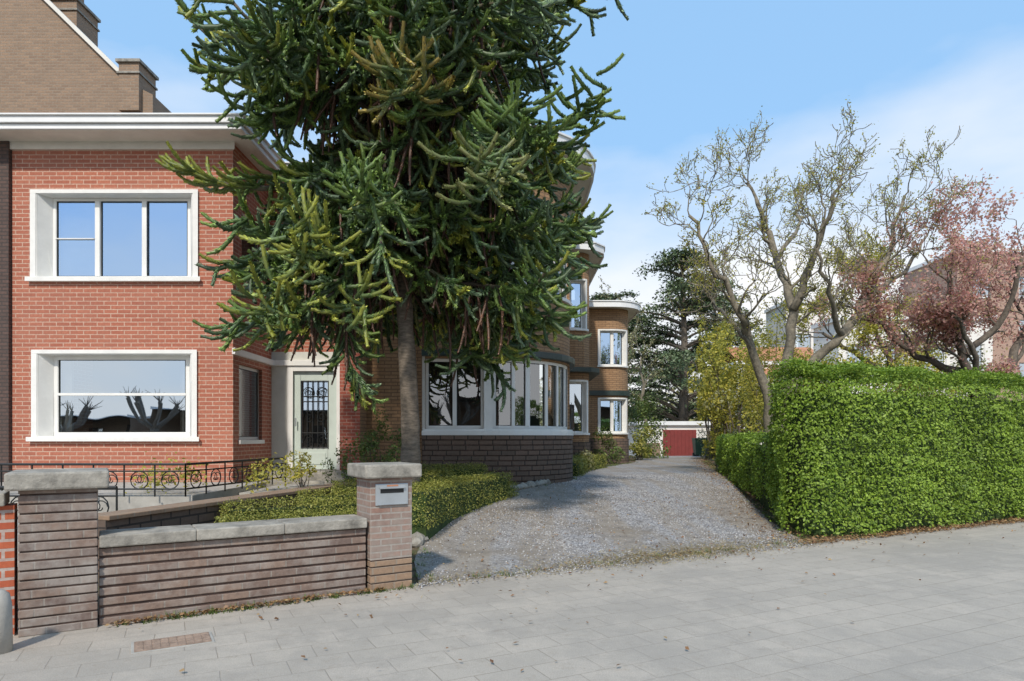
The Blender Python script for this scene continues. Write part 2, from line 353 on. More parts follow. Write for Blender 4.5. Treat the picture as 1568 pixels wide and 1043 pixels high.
# ---------------------------------------------------------------- windows
def window(par,P,s0,s1,z0,z1,divs=(),surround=.0,fw=.06,dep=.13,glass='glass',rails=(),mat='white',sill=True,curt=True,sur='sur',interior=True):
    f=MB()
    if surround:
        w=surround; g=MB()
        path_box(g,P,s0-w,s1+w,z1,z1+w*.75,-.05,.045); path_box(g,P,s0-w,s0,z0,z1,-.05,.045); path_box(g,P,s1,s1+w,z0,z1,-.05,.045)
        path_box(g,P,s0-w-.03,s1+w+.03,z0-w*.85,z0,-.05,.09)
        path_box(g,P,s0+.001,s0+.012,z0+.001,z1-.001,-dep,.03); path_box(g,P,s1-.012,s1-.001,z0+.001,z1-.001,-dep,.03); path_box(g,P,s0+.012,s1-.012,z1-.012,z1-.001,-dep,.03); path_box(g,P,s0+.012,s1-.012,z0+.001,z0+.012,-dep,.03)
        g.build('surround',M[sur],par,bevel=.004)
    elif sill: path_box(f,P,s0-.04,s1+.04,z0-.08,z0,-.05,.07)
    e=.013 if surround else .002
    path_box(f,P,s0+e,s1-e,z0+e,z0+fw,-dep-.06,-dep); path_box(f,P,s0+e,s1-e,z1-fw,z1-e,-dep-.06,-dep)
    path_box(f,P,s0+e,s0+fw,z0+fw,z1-fw,-dep-.06,-dep); path_box(f,P,s1-fw,s1-e,z0+fw,z1-fw,-dep-.06,-dep)
    for d,w in divs:
        c=s0+(s1-s0)*d; path_box(f,P,c-w/2,c+w/2,z0+fw,z1-fw,-dep-.065,-dep+.02)
    for d,w,a,b in rails:
        c=z0+(z1-z0)*d; path_box(f,P,s0+fw+(s1-s0-2*fw)*a,s0+fw+(s1-s0-2*fw)*b,c-w/2,c+w/2,-dep-.055,-dep+.01)
    f.build('window_frame',M[mat],par,bevel=.004)
    edges=[s0+fw]+sum([[s0+(s1-s0)*d-w/2,s0+(s1-s0)*d+w/2] for d,w in divs],[])+[s1-fw]
    k=MB(); 
    for a,b in zip(edges[::2],edges[1::2]):
        q=.012
        path_box(k,P,a+.001,a+q,z0+fw+.001,z1-fw-.001,-dep-.03,-dep-.015); path_box(k,P,b-q,b-.001,z0+fw+.001,z1-fw-.001,-dep-.03,-dep-.015)
        path_box(k,P,a+q,b-q,z0+fw+.001,z0+fw+q,-dep-.03,-dep-.015); path_box(k,P,a+q,b-q,z1-fw-q,z1-fw-.001,-dep-.03,-dep-.015)
    k.build('window_gasket',M['black'],par)
    g2=MB(); T=P.samples(s0+fw*.5,s1-fw*.5)
    for a,b in zip(T[:-1],T[1:]):
        A=P.at(a,-dep-.035);B=P.at(b,-dep-.035); g2.quad((*A,z0+fw*.5),(*B,z0+fw*.5),(*B,z1-fw*.5),(*A,z1-fw*.5))
    g2.build('window_glass',M[glass],par)
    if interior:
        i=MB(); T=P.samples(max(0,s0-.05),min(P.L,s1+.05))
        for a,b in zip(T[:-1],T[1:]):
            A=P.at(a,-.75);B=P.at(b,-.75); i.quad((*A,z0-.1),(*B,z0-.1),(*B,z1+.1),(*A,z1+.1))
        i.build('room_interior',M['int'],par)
    if curt:
        i=MB()
        for (a0,a1) in curt if isinstance(curt,list) else [(0,.12),(.88,1)]:
            A=s0+(s1-s0)*a0; B=s0+(s1-s0)*a1; k=max(4,int((B-A)/.035))
            for j in range(k):
                p=P.at(A+(B-A)*j/k,-.32+.025*(-1)**j); q=P.at(A+(B-A)*(j+1)/k,-.32-.025*(-1)**j)
                i.quad((*p,z0-.05),(*q,z0-.05),(*q,z1),(*p,z1))
        i.build('curtain',M['curt'],par)

# ---------------------------------------------------------------- red house
H=empty('red_brick_house')
P=Path([(-9.57,24),(-9.57,12.5),(-5.34,12.5),(-5.34,14.5),(-3.72,14.5)])
sF=11.5; sS=sF+4.23; sD=sS+2.0
def fx(x): return sF+(x+9.57)
up=(fx(-9.06),fx(-6.12),4.61,6.21); lo=(fx(-9.04),fx(-6.14),1.56,3.15)
sw=(sS+.28,sS+1.45,1.5,3.0)
swu=(sS+.4,sS+1.4,4.7,6.1)
do=(sD+.46,sD+1.45,.84,3.02)
mb=MB(); wall(mb,P,-.2,7.2,[up,lo,sw,swu],0,sD,reveal=.2); mb.build('brick_walls',M['red'],H)
mb=MB(); wall(mb,P,-.2,3.45,[do],sD,P.L,reveal=.12); mb.build('porch_wall',M['greyw'],H)
mb=MB(); wall(mb,P,3.45,7.2,[(sD+.5,sD+1.3,4.6,6.0)],sD,P.L,reveal=.12); mb.build('porch_upper_wall',M['red'],H)
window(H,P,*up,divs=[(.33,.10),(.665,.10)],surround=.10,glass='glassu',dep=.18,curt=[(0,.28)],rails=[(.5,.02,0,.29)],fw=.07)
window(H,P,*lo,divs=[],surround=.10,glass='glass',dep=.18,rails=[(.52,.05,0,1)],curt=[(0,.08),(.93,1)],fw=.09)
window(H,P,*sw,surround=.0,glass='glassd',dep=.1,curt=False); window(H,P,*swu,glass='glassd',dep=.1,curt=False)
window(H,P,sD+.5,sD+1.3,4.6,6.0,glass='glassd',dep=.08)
mb=MB(); path_box(mb,P,sS-.02,P.L,3.14,3.26,-.05,.07); path_box(mb,P,sD+.34,sD+.46,.8,3.14,-.05,.03); path_box(mb,P,sD+1.45,sD+1.6,.8,3.14,-.05,.05); path_box(mb,P,sD+.46,sD+1.45,3.02,3.14,-.05,.03)
mb.build('porch_trim',M['white'],H,bevel=.005)
D=MB(); a,b,z0,z1=sD+.462,sD+1.448,.85,3.015
path_box(D,P,a,a+.2,z0,z1,-.11,-.05); path_box(D,P,b-.2,b,z0,z1,-.11,-.05); path_box(D,P,a+.2,b-.2,z0,z0+.45,-.11,-.05); path_box(D,P,a+.2,b-.2,z1-.2,z1,-.11,-.05)
path_box(D,P,a+.25,b-.25,z0+.1,z0+.36,-.05,-.035)
D.build('front_door',M['door'],H,bevel=.004)
g=MB(); A=P.at(a+.2,-.09);B=P.at(b-.2,-.09); g.quad((*A,z0+.45),(*B,z0+.45),(*B,z1-.2),(*A,z1-.2)); g.build('door_glass',M['glass'],H)
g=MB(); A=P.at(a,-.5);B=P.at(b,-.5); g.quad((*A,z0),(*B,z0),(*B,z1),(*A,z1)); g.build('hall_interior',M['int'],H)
ir=MB(); x0=-5.34+.462+.2; x1=-5.34+1.448-.2; yy=14.5+.045
for k in range(6):
    x=x0+(x1-x0)*k/5; tube(ir,[(x,yy,z0+.45),(x,yy,z1-.2)],[.011]*2,5)
for z in (z0+.47,z0+.8,z0+1.5,z1-.55,z1-.22): tube(ir,[(x0,yy,z),(x1,yy,z)],[.011]*2,5)
for cz in (z0+.63,z0+1.15,z0+1.68):
    for sx in (-1,1):
        pts=[]
        for k in range(22):
            th=k/21*11; rr=.13*(1-k/26); pts.append(((x0+x1)/2+sx*(.14+rr*math.cos(th)*1),yy-.01,cz+rr*math.sin(th)*1.2))
        tube(ir,pts,[.009]*22,4)
ir.build('door_grille',M['iron'],H)
hd=MB(); tube(hd,[(-5.34+.55,14.46,1.8),(-5.34+.55,14.46,1.98)],[.015]*2,6); hd.build('door_handle',M['steel'],H)
mb=MB(); mb.box(-5.3,-3.4,13.6,14.5,.1,.84); mb.box(-5.3,-3.4,13.25,13.6,.1,.66); mb.build('entrance_steps',M['stone'],H,bevel=.01)
E=Path([(-14,11.9),(-4.9,11.9),(-4.9,14.0),(-2.9,14.0)])
mb=MB(); path_box(mb,E,0,E.L,7.30,7.42,-.2,0); path_box(mb,E,0,E.L,7.20,7.29,-.2,-.05); path_box(mb,E,0,E.L,7.42,7.45,-.25,.04); mb.build('eave_fascia',M['eave'],H,bevel=.006)
mb=MB(); mb.box(-14,-4.98,11.98,12.8,7.19,7.3); mb.box(-5.6,-4.98,12.8,14.8,7.19,7.3); mb.box(-4.98,-2.9,14.08,15,7.19,7.3); mb.build('soffit',M['soffit'],H)
mb=MB(); mb.box(-14,-5.0,12.0,25,7.38,7.40); mb.box(-5,-3,14.1,25,7.38,7.40); mb.build('flat_roof',M['roof'],H)
mb=MB(); path_box(mb,P,sF,sS,7.05,7.19,-.03,.05); mb.build('frieze_band',M['soffit'],H)

N=empty('neighbour_brick_house')
mb=MB(); wall(mb,Path([(-16,12.42),(-9.575,12.42),(-9.575,12.7)]),-.2,7.19); mb.build('brick_wall',M['nbr'],N)
N2=empty('gabled_brick_house')
mb=MB(); y=18.
mb.v+=[(-24,y,0),(-9.9,y,0),(-9.9,y,11.0),(-10.6,y,11.35),(-13.2,y,13.9),(-18,y,18.5),(-24,y,18.5)]; mb.uv+=[(v[0],v[2]) for v in mb.v]; mb.f.append(tuple(range(7)))
n=len(mb.v); mb.v+=[(-9.9,y,0),(-9.9,28,0),(-9.9,28,11.0),(-9.9,y,11.0)]; mb.uv+=[(0,0),(10,0),(10,11),(0,11)]; mb.f.append((n,n+1,n+2,n+3)); mb.build('gable_wall',M['old'],N2)
mb=MB()
def slopebox(mb,a,b,th,y0,y1):
    (xa,za),(xb,zb)=a,b
    V=[(xa,y0,za),(xb,y0,zb),(xb,y0,zb+th),(xa,y0,za+th)]; W=[(p[0],y1,p[2]) for p in V]
    n=len(mb.v); mb.v+=V+W; mb.uv+=[(p[0],p[2]) for p in V+W]
    mb.f+=[(n,n+1,n+2,n+3),(n+3,n+2,n+6,n+7),(n+7,n+6,n+5,n+4),(n,n+4,n+5,n+1),(n+1,n+5,n+6,n+2),(n,n+3,n+7,n+4)]
slopebox(mb,(-10.6,11.35),(-13.2,13.9),.14,17.9,18.5); slopebox(mb,(-13.2,13.9),(-18,18.5),.14,17.9,18.5); mb.build('gable_coping',M['soffit'],N2)
def chimney(x0,x1,y0,y1,z0,z1):
    mb=MB(); mb.box(x0,x1,y0,y1,z0,z1); mb.build('chimney',M['old'],N2)
    mb=MB(); mb.box(x0-.06,x1+.06,y0-.06,y1+.06,z1,z1+.08);mb.box(x0-.04,x1+.04,y0-.04,y1+.04,z1-.3,z1-.25); mb.build('chimney_cap',M['stone'],N2)
chimney(-10.75,-10.2,17.85,18.7,10.5,11.8)
chimney(-14.3,-13.0,19.5,20.5,11,14.6); 
mb=MB(); mb.box(-14.0,-13.3,19.7,20.3,14.72,15.4); mb.build('chimney_pot',M['old'],N2)

# ---------------------------------------------------------------- brown villa
V_=empty('brown_brick_villa')
mb=MB(); wall(mb,Path([(-3.72,14.55),(-3.72,14.1),(-3.28,14.1),(-3.28,14.9),(-1.98,14.9)]),-.2,7.4,s1=.45+.44); mb.build('red_pier',M['redp'],V_)
mb=MB(); wall(mb,Path([(-3.28,14.1),(-3.28,14.75),(-1.98,14.75),(-1.98,14.3)]),-.2,8.0); mb.build('recessed_wall',M['brown'],V_)
arc=[(-.6+2.05*math.sin(k/10*math.pi/2),16.45-2.05*math.cos(k/10*math.pi/2)) for k in range(11)]
B=Path([(-1.98,14.4)]+arc+[(1.45,21.6)]); sA=1.38; sB=sA+3.215
W1=(.06,1.36,1.74,3.30); W2=(1.56,4.35,1.74,3.30); W3=(.3,1.2,4.85,6.5); W4=(1.8,4.35,4.85,6.5); W5=(5.4,6.6,1.74,3.3); W6=(5.4,6.6,4.85,6.5)
mb=MB(); wall(mb,B,1.6,8.0,[W1,W2,W3,W4,W5,W6],reveal=.15); mb.build('bay_walls',M['brown'],V_)
mb=MB(); 
for k in range(15):
    z=-.1+k*.115; UVO[0]=random.random(); path_box(mb,B,0,B.L,z,z+.09,-.1,.075 if k<14 else .09)
UVO[0]=0
mb.build('bay_plinth',M['dark'],V_)
mb=MB(); path_box(mb,B,0,B.L,-.2,1.6,-.1,.045); mb.build('plinth_core',M['fwd'],V_)
window(V_,B,*W1,divs=[(.5,.09)],glass='glassd',dep=.08,curt=False,fw=.07)
window(V_,B,*W2,divs=[(.17,.08),(.30,.12),(.5,.09),(.66,.09),(.83,.08)],glass='glassd',dep=.06,curt=[(.31,.38)],fw=.07)
window(V_,B,*W3,divs=[],glass='glassu',dep=.08); window(V_,B,*W4,divs=[(.2,.09),(.4,.09),(.6,.09),(.8,.09)],glass='glassd',dep=.08,curt=False)
window(V_,B,*W5,divs=[(.5,.08)],glass='glassd',dep=.08,curt=False); window(V_,B,*W6,divs=[(.5,.08)],glass='glassd',dep=.08,curt=False)
mb=MB(); path_box(mb,B,0,B.L,3.34,3.48,-.05,.13); mb.build('lintel_band',M['greend'],V_,bevel=.01)
mb=MB(); path_box(mb,B,1.36,1.56,1.66,3.34,-.05,.03);path_box(mb,B,-.0,.06,1.66,3.34,-.05,.02); path_box(mb,B,0,4.6,1.60,1.70,-.05,.1); mb.build('bay_posts',M['white'],V_,bevel=.005)
def roofcap(par,P,z,ov,ysb,xl):
    mb=MB(); path_box(mb,P,0,P.L,z,z+.22,ov-.06,ov); path_box(mb,P,0,P.L,z+.22,z+.26,ov-.1,ov+.04); mb.build('eave_fascia',M['eave'],par)
    for zz,mt,nm in ((z+.03,'soffit','soffit'),(z+.20,'roof','roof')):
        pts=[(*P.at(s,ov-.03),zz) for s in P.samples(0,P.L)]+[(xl,ysb,zz),(xl,P.at(0,ov)[1],zz)]
        mb=MB(); mb.poly(pts); mb.build(nm,M[mt],par)
roofcap(V_,B,8.0,.6,21.6,-3.4)
B2=Path([(1.3,21.6),(2.1,21.6),(2.4,21.68),(2.58,21.9),(2.62,22.2),(2.62,27.2)])
w2a=(.62,1.14,5.15,6.75); w2b=(.42,1.2,1.7,3.4)
mb=MB(); wall(mb,B2,1.4,7.7,[w2a,w2b]); mb.build('second_block_walls',M['brown'],V_); mb=MB(); path_box(mb,B2,0,B2.L,-.2,1.4,-.1,.04); mb.build('second_plinth',M['dark'],V_)
window(V_,B2,*w2a,glass='glassu',surround=.08,curt=False); window(V_,B2,*w2b,glass='glass',surround=.08,curt=False)
mb=MB(); path_box(mb,B2,0,B2.L,3.7,3.85,-.05,.35); mb.build('canopy_band',M['greend'],V_)
roofcap(V_,B2,7.65,.5,27.2,1.2)
ar=[(4.2+.75*math.sin(k/8*math.pi/2),27.95-.75*math.cos(k/8*math.pi/2)) for k in range(9)]
B3=Path([(1.5,27.2)]+ar+[(4.95,34)])
wa=(2.15,3.35,4.55,6.0); wb=(2.15,3.35,1.75,3.15)
mb=MB(); wall(mb,B3,1.5,7.0,[wa,wb]); mb.build('wing_walls',M['brown'],V_); mb=MB(); path_box(mb,B3,0,B3.L,-.2,1.5,-.1,.04); mb.build('wing_plinth',M['dark'],V_)
window(V_,B3,*wa,divs=[(.45,.14)],glass='glassu',surround=.08,curt=[(.5,1)]); window(V_,B3,*wb,divs=[(.45,.14)],glass='glassu',surround=.08,curt=[(.5,1)])
mb=MB(); path_box(mb,B3,0,B3.L,3.3,3.5,-.05,.1); mb.build('wing_band',M['greend'],V_)
roofcap(V_,B3,6.9,.5,34,1.2)
tb=MB(); tube(tb,[(3.1,27.1,6.9),(3.1,27.1,.4)],[.05]*2,8); tb.build('downpipes',M['greend'],V_)

# ---------------------------------------------------------------- front wall
d=np.array([.848,.53]); p0=np.array([-3.82,5.05])
FP=Path([tuple(p0-d*3),tuple(p0+d*6)]); o0=3.0
def courses(mb,s0,s1,z0,z1,oa,ob,hgt=.052,gap=.016,jit=.003):
    z=z0
    while z<z1-.02:
        h=min(hgt,z1-z); UVO[0]=random.random()
        path_box(mb,FP,s0,s1,z,z+h,oa-random.uniform(0,jit),ob+random.uniform(0,jit)); z+=hgt+gap
    UVO[0]=0
FW=empty('brick_garden_wall')
mb=MB(); courses(mb,o0+.53,o0+2.80,.0,.64,-.33,-.05,.060,.022,.006); mb.build('raised_courses',M['fw'],FW,bevel=.006)
mb=MB(); path_box(mb,FP,o0+.53,o0+2.80,-.1,.645,-.322,-.062); mb.build('wall_core',M['fwd'],FW)
mb=MB(); 
for a,b in ((.53,1.25),(1.252,2.0),(2.002,2.80)): path_box(mb,FP,o0+a,o0+b,.645,.745,-.40,.0)
mb.build('stone_coping',M['stone'],FW,bevel=.012)
def pillar(name,s0,s1,matc,z1=1.14,dp=.5):
    G=empty(name); mb=MB()
    if name.startswith('letterbox'):
        courses(mb,s0,s1,0,.30,-dp,0,.07,.012,.002)
        mb.build('pillar_base',M['old'],G,bevel=.005); mb=MB(); path_box(mb,FP,s0,s1,.31,z1,-dp,0); mb.build('pillar_brick',M[matc],G,bevel=.006)
    else:
        courses(mb,s0,s1,0,z1,-dp,0,.060,.014,.010); mb.build('pillar_courses',M[matc],G,bevel=.006)
    mb=MB(); path_box(mb,FP,s0+.009,s1-.009,-.1,z1,-dp+.009,-.009); mb.build('pillar_core',M['fwd'],G)
    mb=MB(); path_box(mb,FP,s0-.08,s1+.08,z1,z1+.14,-dp-.08,.08); mb.build('stone_cap',M['stone'],G,bevel=.018); return G
pillar('brick_pillar',o0,o0+.52,'fw')
G=pillar('letterbox_pillar',o0+2.83,o0+3.28,'fwr',dp=.42)
mb=MB(); path_box(mb,FP,o0+2.88,o0+3.23,.86,1.08,-.02,.015); mb.build('letterbox_plate',M['steel'],G,bevel=.006)
mb=MB(); path_box(mb,FP,o0+2.93,o0+3.18,.985,1.03,.014,.018); mb.build('letter_slot',M['black'],G)
mb=MB(); path_box(mb,FP,o0+2.92,o0+3.19,1.03,1.05,.014,.04); mb.build('slot_flap',M['steel'],G,bevel=.003)
mb=MB(); path_box(mb,FP,o0+3.0,o0+3.12,1.052,1.068,.014,.02); mb.build('name_plate',M['tile'],G)
mb=MB(); path_box(mb,FP,o0+2.9,o0+3.21,.87,.875,.014,.03); mb.build('plate_lip',M['steel'],G)
G=empty('orange_brick_wall'); mb=MB(); path_box(mb,FP,o0-1.6,o0-.03,-.1,1.02,-.3,-.08); mb.build('bricks',M['orange'],G); mb=MB(); path_box(mb,FP,o0-1.6,o0-.085,1.02,1.12,-.36,-.02); mb.build('coping',M['stone'],G,bevel=.01)
G=MB(); tube(G,[(-3.70,4.72,0),(-3.70,4.72,.34),(-3.70,4.72,.42),(-3.70,4.72,.45)],[.075,.07,.055,.02],14); G.build('bollard',M['conc'],None,smooth=True)
cov=empty('inspection_cover'); cp=Path([(-2.72,4.66),(-2.22,4.95)]); mb=MB(); path_box(mb,cp,0,.55,-.01,.008,-.30,0); mb.build('frame',M['conc'],cov,bevel=.003)
mb=MB()
for k in range(9):
    for j in range(5): path_box(mb,cp,.03+k*.056,.03+k*.056+.048,.008,.015,-.275+j*.05,-.275+j*.05+.042)
mb.build('cover_studs',M['rust'],cov,bevel=.002); mb=MB(); path_box(mb,cp,.02,.53,.006,.011,-.285,-.015); mb.build('cover_plate',M['rust'],cov)

T=empty('entrance_terrace'); mb=MB(); mb.box(-12,-4.7,9.6,12.5,-.1,.70); mb.box(-4.698,-3.4,11.2,13.25,-.1,.60); mb.build('slab',M['conc'],T,bevel=.01)
mb=MB(); path_box(mb,Path([(-12,7.2),(-4.5,7.2)]),0,7.5,-.1,.42,-2.3,0); mb.build('ramp',M['conc'],T)
bw_=empty('planter_wall'); pp=Path([(-4.35,7.0),(-2.9,12.2)]); mb=MB(); path_box(mb,pp,0,pp.L,-.1,.66,-.28,0); mb.build('brick',M['dark'],bw_)
mb=MB(); path_box(mb,pp,0,pp.L,.66,.71,-.32,.04); mb.build('coping',M['old'],bw_,bevel=.008)
R=MB(); G=empty('wrought_iron_railing')
def rail(a,b,z,h):
    a=np.array(a);b=np.array(b); L=np.linalg.norm(b-a); u=(b-a)/L
    def P3(s,zz): q=a+u*s; return (q[0],q[1],zz)
    for zz,r in ((z+h,.02),(z+h-.1,.012),(z+.06,.014)): tube(R,[P3(0,zz),P3(L,zz)],[r]*2,6)
    k=int(L/.42)
    for i in range(k+1): tube(R,[P3(i*L/k,z-.05),P3(i*L/k,z+h)],[.012]*2,5)
    for i in range(k):
        c=(i+.5)*L/k; m=z+.06+(h-.16)/2; r0=(h-.16)/2
        tube(R,[P3(c+r0*math.cos(q/12*6.283),m+r0*math.sin(q/12*6.283)) for q in range(13)],[.009]*13,4)
        for sx in (-1,1): tube(R,[P3(c+sx*(.03+.09*(1-q/16)*math.cos(q*.55)),m+.09*(1-q/16)*math.sin(q*.55)) for q in range(12)],[.007]*12,4)
rail((-11,9.5),(-4.75,9.5),.74,.42); rail((-4.75,9.5),(-4.3,12.4),.74,.42); rail((-9.5,7.6),(-4.6,7.6),.55,.42)
R.build('bars',M['iron'],G)
P=[];
for k in range(800):
    c=random.choice([(-4.9,9.9,1.0),(-5.6,10.1,.95),(-5.2,9.8,1.0),(-4.4,11.6,.95),(-4.2,10.8,.9),(-3.9,11.4,1.0)]); P.append((c[0]+random.gauss(0,.13),c[1]+random.gauss(0,.13),c[2]+random.gauss(0,.13)))
leaves('flowering_plants',P,np.tile([0,-.5,1.],(len(P),1)),.07,LM['yellow'])

# ---------------------------------------------------------------- hedges
def bumpy(P,k=1.0,seed=0):
    r=np.random.default_rng(seed); s=0
    for f,a in ((.8,.5),(1.9,.35),(4.3,.25),(9,.18)):
        K=r.normal(0,f,(3,)); K2=r.normal(0,f,(3,)); s=s+a*np.sin(P@K*1.7+r.uniform(0,6))*np.cos(P@K2*1.7+r.uniform(0,6))
    return s*k
def hedge(name,pts,w,h,lm,size=.045,dens=1500,base=None,amp=.06,seed=1,round_=.12,sides=(1,1,1),ins=.10):
    G=empty(name); P=Path(pts); L=P.L; PP=[];NN=[]
    zb=float(np.mean([gz(np.array(q[0]),np.array(q[1])) for q in pts])) if base is None else base
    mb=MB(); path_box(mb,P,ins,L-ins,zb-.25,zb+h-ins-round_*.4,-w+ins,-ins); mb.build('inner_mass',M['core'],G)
    def surf(n,kind):
        for _ in range(n):
            if kind in 'fb':
                s=random.uniform(0,L); z=random.uniform(0,h); o=0 if kind=='f' else -w
                tz=max(0,(z-(h-round_))/round_); o+= (-1 if kind=='f' else 1)*tz*tz*round_*.8
                q=P.at(s,o); q2=P.at(s,o+.1); nn=np.array([q2[0]-q[0],q2[1]-q[1],0])*10*(1 if kind=='f' else -1); nn[2]=.25+tz
                PP.append((q[0],q[1],zb+z)); NN.append(nn)
            elif kind=='t':
                s=random.uniform(0,L); o=-random.uniform(0,w); q=P.at(s,o); PP.append((q[0],q[1],zb+h)); NN.append(np.array([0,0,1.]))
            else:
                s=0 if kind=='l' else L; o=-random.uniform(0,w); q=P.at(s,o); z=random.uniform(0,h); q2=P.at(abs(s-.1) if s==0 else L-.1,o)
                nn=np.array([q[0]-q2[0],q[1]-q2[1],0])*10; PP.append((q[0],q[1],zb+z)); NN.append(nn)
    if sides[0]: surf(int(L*h*dens),'f')
    if sides[1]: surf(int(L*w*dens),'t')
    if sides[2]: surf(int(L*h*dens*.5),'b')
    surf(int(w*h*dens),'l'); surf(int(w*h*dens*.6),'r')
    A=np.array(PP);Nn=np.array(NN); Nn=nrm(Nn); dd=bumpy(A,amp,seed)+rng.uniform(-.08,.03,len(A)); A=A+Nn*dd[:,None]
    up=rng.random(len(A))<.06; A[up]+=(Nn[up]+np.array([0,0,.6]))*rng.uniform(0,min(.08,h*.12),(up.sum(),1))
    low=(A[:,2]-zb)<.09*h*rng.random(len(A))*(1+np.sin(A[:,0]*3)); A=A[~low];Nn=Nn[~low]
    leaves('leaves',A,Nn+np.array([0,0,.4]),size,lm,G,.6,.75); return G
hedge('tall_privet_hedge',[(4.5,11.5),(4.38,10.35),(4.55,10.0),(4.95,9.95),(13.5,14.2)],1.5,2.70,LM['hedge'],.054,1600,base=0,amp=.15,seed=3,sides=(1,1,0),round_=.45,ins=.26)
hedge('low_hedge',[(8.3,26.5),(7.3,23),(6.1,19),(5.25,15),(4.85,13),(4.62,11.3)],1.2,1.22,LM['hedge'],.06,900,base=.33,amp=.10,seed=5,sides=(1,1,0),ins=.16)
hb=[([(-3.35,7.5),(-1.85,8.32)],.38,.42,.20,'box'),([(-3.7,8.4),(-2.1,9.3)],.36,.42,.26,'box'),([(-3.1,9.6),(-1.85,10.3)],.38,.42,.33,'box'),([(-2.9,10.8),(-1.9,11.3)],.4,.42,.40,'box'),
 ([(-.45,12.8),(-.95,11.7),(-1.35,10.6),(-1.62,9.0)],.5,.60,.26,'box'),([(-2.2,11.9),(-1.1,12.3)],.5,.5,.42,'box'),([(-1.9,13.0),(-.5,13.7)],.6,.55,.42,'box'),([(-1.9,7.9),(-1.5,8.7)],.35,.42,.2,'box')]
for i,(p,w,h,b,l) in enumerate(hb): hedge('box_hedge',p,w,h,LM[l],.028,3000,base=b,amp=.025,seed=i+11,sides=(1,1,1),round_=.06,ins=.07)
hedge('box_hedge',[(-1.30,9.05),(-1.12,9.9),(-.80,11.0),(-.3,12.1),(.12,12.9)],.40,.44,LM['box'],.030,2600,base=.22,amp=.03,seed=40,round_=.07,ins=.07)
hedge('box_hedge',[(1.85,17.5),(2.3,20),(3.3,22.6)],.5,.5,LM['box'],.05,900,base=.45,amp=.05,seed=31,ins=.1)
import bmesh
P=Lp; s=1.9
bm=bmesh.new()
while s<9.5:
    q=P.at(s,-.06); r=random.uniform(.07,.12)
    ret=bmesh.ops.create_icosphere(bm,subdivisions=2,radius=r)
    k=random.uniform(1.1,1.7); an=random.uniform(-.4,.4)+1.0
    for v in ret['verts']:
        c=v.co.copy(); n=1+.18*math.sin(c.x*40+s*7)+.12*math.sin(c.y*50+s)
        x=c.x*k*n; y=c.y*n; v.co=Vector((q[0]+x*math.cos(an)-y*math.sin(an),q[1]+x*math.sin(an)+y*math.cos(an),float(gz(q[0],q[1]))+.04+c.z*.85*n))
    s+=r*2.2
me=bpy.data.meshes.new('rock_edging'); bm.to_mesh(me); bm.free(); me.materials.append(M['stone']); ob=bpy.data.objects.new('rock_edging',me); scene.collection.objects.link(ob)

# ---------------------------------------------------------------- foliage blobs
def cloud(n,c,r,k=None,cl=14,spread=.33):
    C=np.array(c); r=np.array(r); ctr=nrm(rng.normal(0,1,(cl,3)))*rng.uniform(.3,.95,(cl,1))*r+C
    idx=rng.integers(0,cl,n); d=nrm(rng.normal(0,1,(n,3)))*rng.uniform(.3,1,(n,1))**.6
    P=ctr[idx]+d*r*spread; return P,nrm(P-C)+np.array([0,0,.5])
def shrub(name,c,r,n,size,lm,cl=14,stems=8,spread=.33):
    G=empty(name); P,N=cloud(n,c,r,None,cl,spread); leaves('leaves',P,N,size,lm,G,.55,.8)
    mb=MB()
    for k in range(stems):
        e=P[random.randrange(n)]; b=np.array([c[0]+random.gauss(0,.08*r[0]),c[1]+random.gauss(0,.08*r[1]),float(gz(c[0],c[1]))-.05])
        m=(b+e)/2+np.array([random.gauss(0,.1),random.gauss(0,.1),.1])*r[0]; rr=.012*max(1,r[2]); tube(mb,[b,m,e],[rr,rr*.7,rr*.3],5)
    mb.build('stems',M['bark'],G); return G
shrub('rose_bush',(-2.35,11.6,1.35),(.6,.5,.75),1700,.06,LM['shrub'],22,14,.25)
shrub('rose_bush',(-3.2,12.6,1.1),(.45,.4,.6),700,.06,LM['shrub'],12)
shrub('garden_shrub',(-4.0,12.4,1.0),(.35,.3,.4),500,.06,LM['yellow'],12)
shrub('garden_shrub',(2.2,20.6,.9),(.5,.7,.6),1200,.07,LM['dist'],12)
shrub('garden_shrub',(3.9,26.0,1.1),(.9,.7,.9),1500,.09,LM['shrub'],12)
shrub('garden_shrub',(6.6,33,1.9),(1.6,1.5,1.8),2500,.14,LM['shrub'],16)
shrub('garden_shrub',(5.8,30,1.2),(.9,.8,.9),1200,.12,LM['box'],12)
shrub('clipped_topiary_shrub',(11.0,36,1.3),(.9,.9,1.3),1800,.1,LM['cedar'],20)
shrub('spring_shrub',(10.0,29,3.4),(1.9,1.5,3.4),8500,.15,LM['yellow'],60,26,.22)
shrub('spring_shrub',(9.3,23.5,3.2),(1.6,1.2,2.6),7500,.10,LM['yellow'],54,24,.22)
shrub('spring_shrub',(10.2,33,4.2),(1.4,1.5,4.2),6500,.17,LM['yellow'],50,20,.2)
shrub('spring_shrub',(7.6,17.2,2.1),(1.8,1.0,1.5),3600,.08,LM['yellow'],34,18,.2)
shrub('spring_shrub',(13.5,24,3.6),(4.6,2,2.9),11000,.12,LM['yellow'],90,22,.15)
shrub('garden_shrub',(12,26,2.6),(4,2,2.2),5000,.15,LM['dist'],40,12,.22)
shrub('garden_shrub',(19,28,3.2),(5,2,2.6),6000,.16,LM['dist'],46,12,.2)

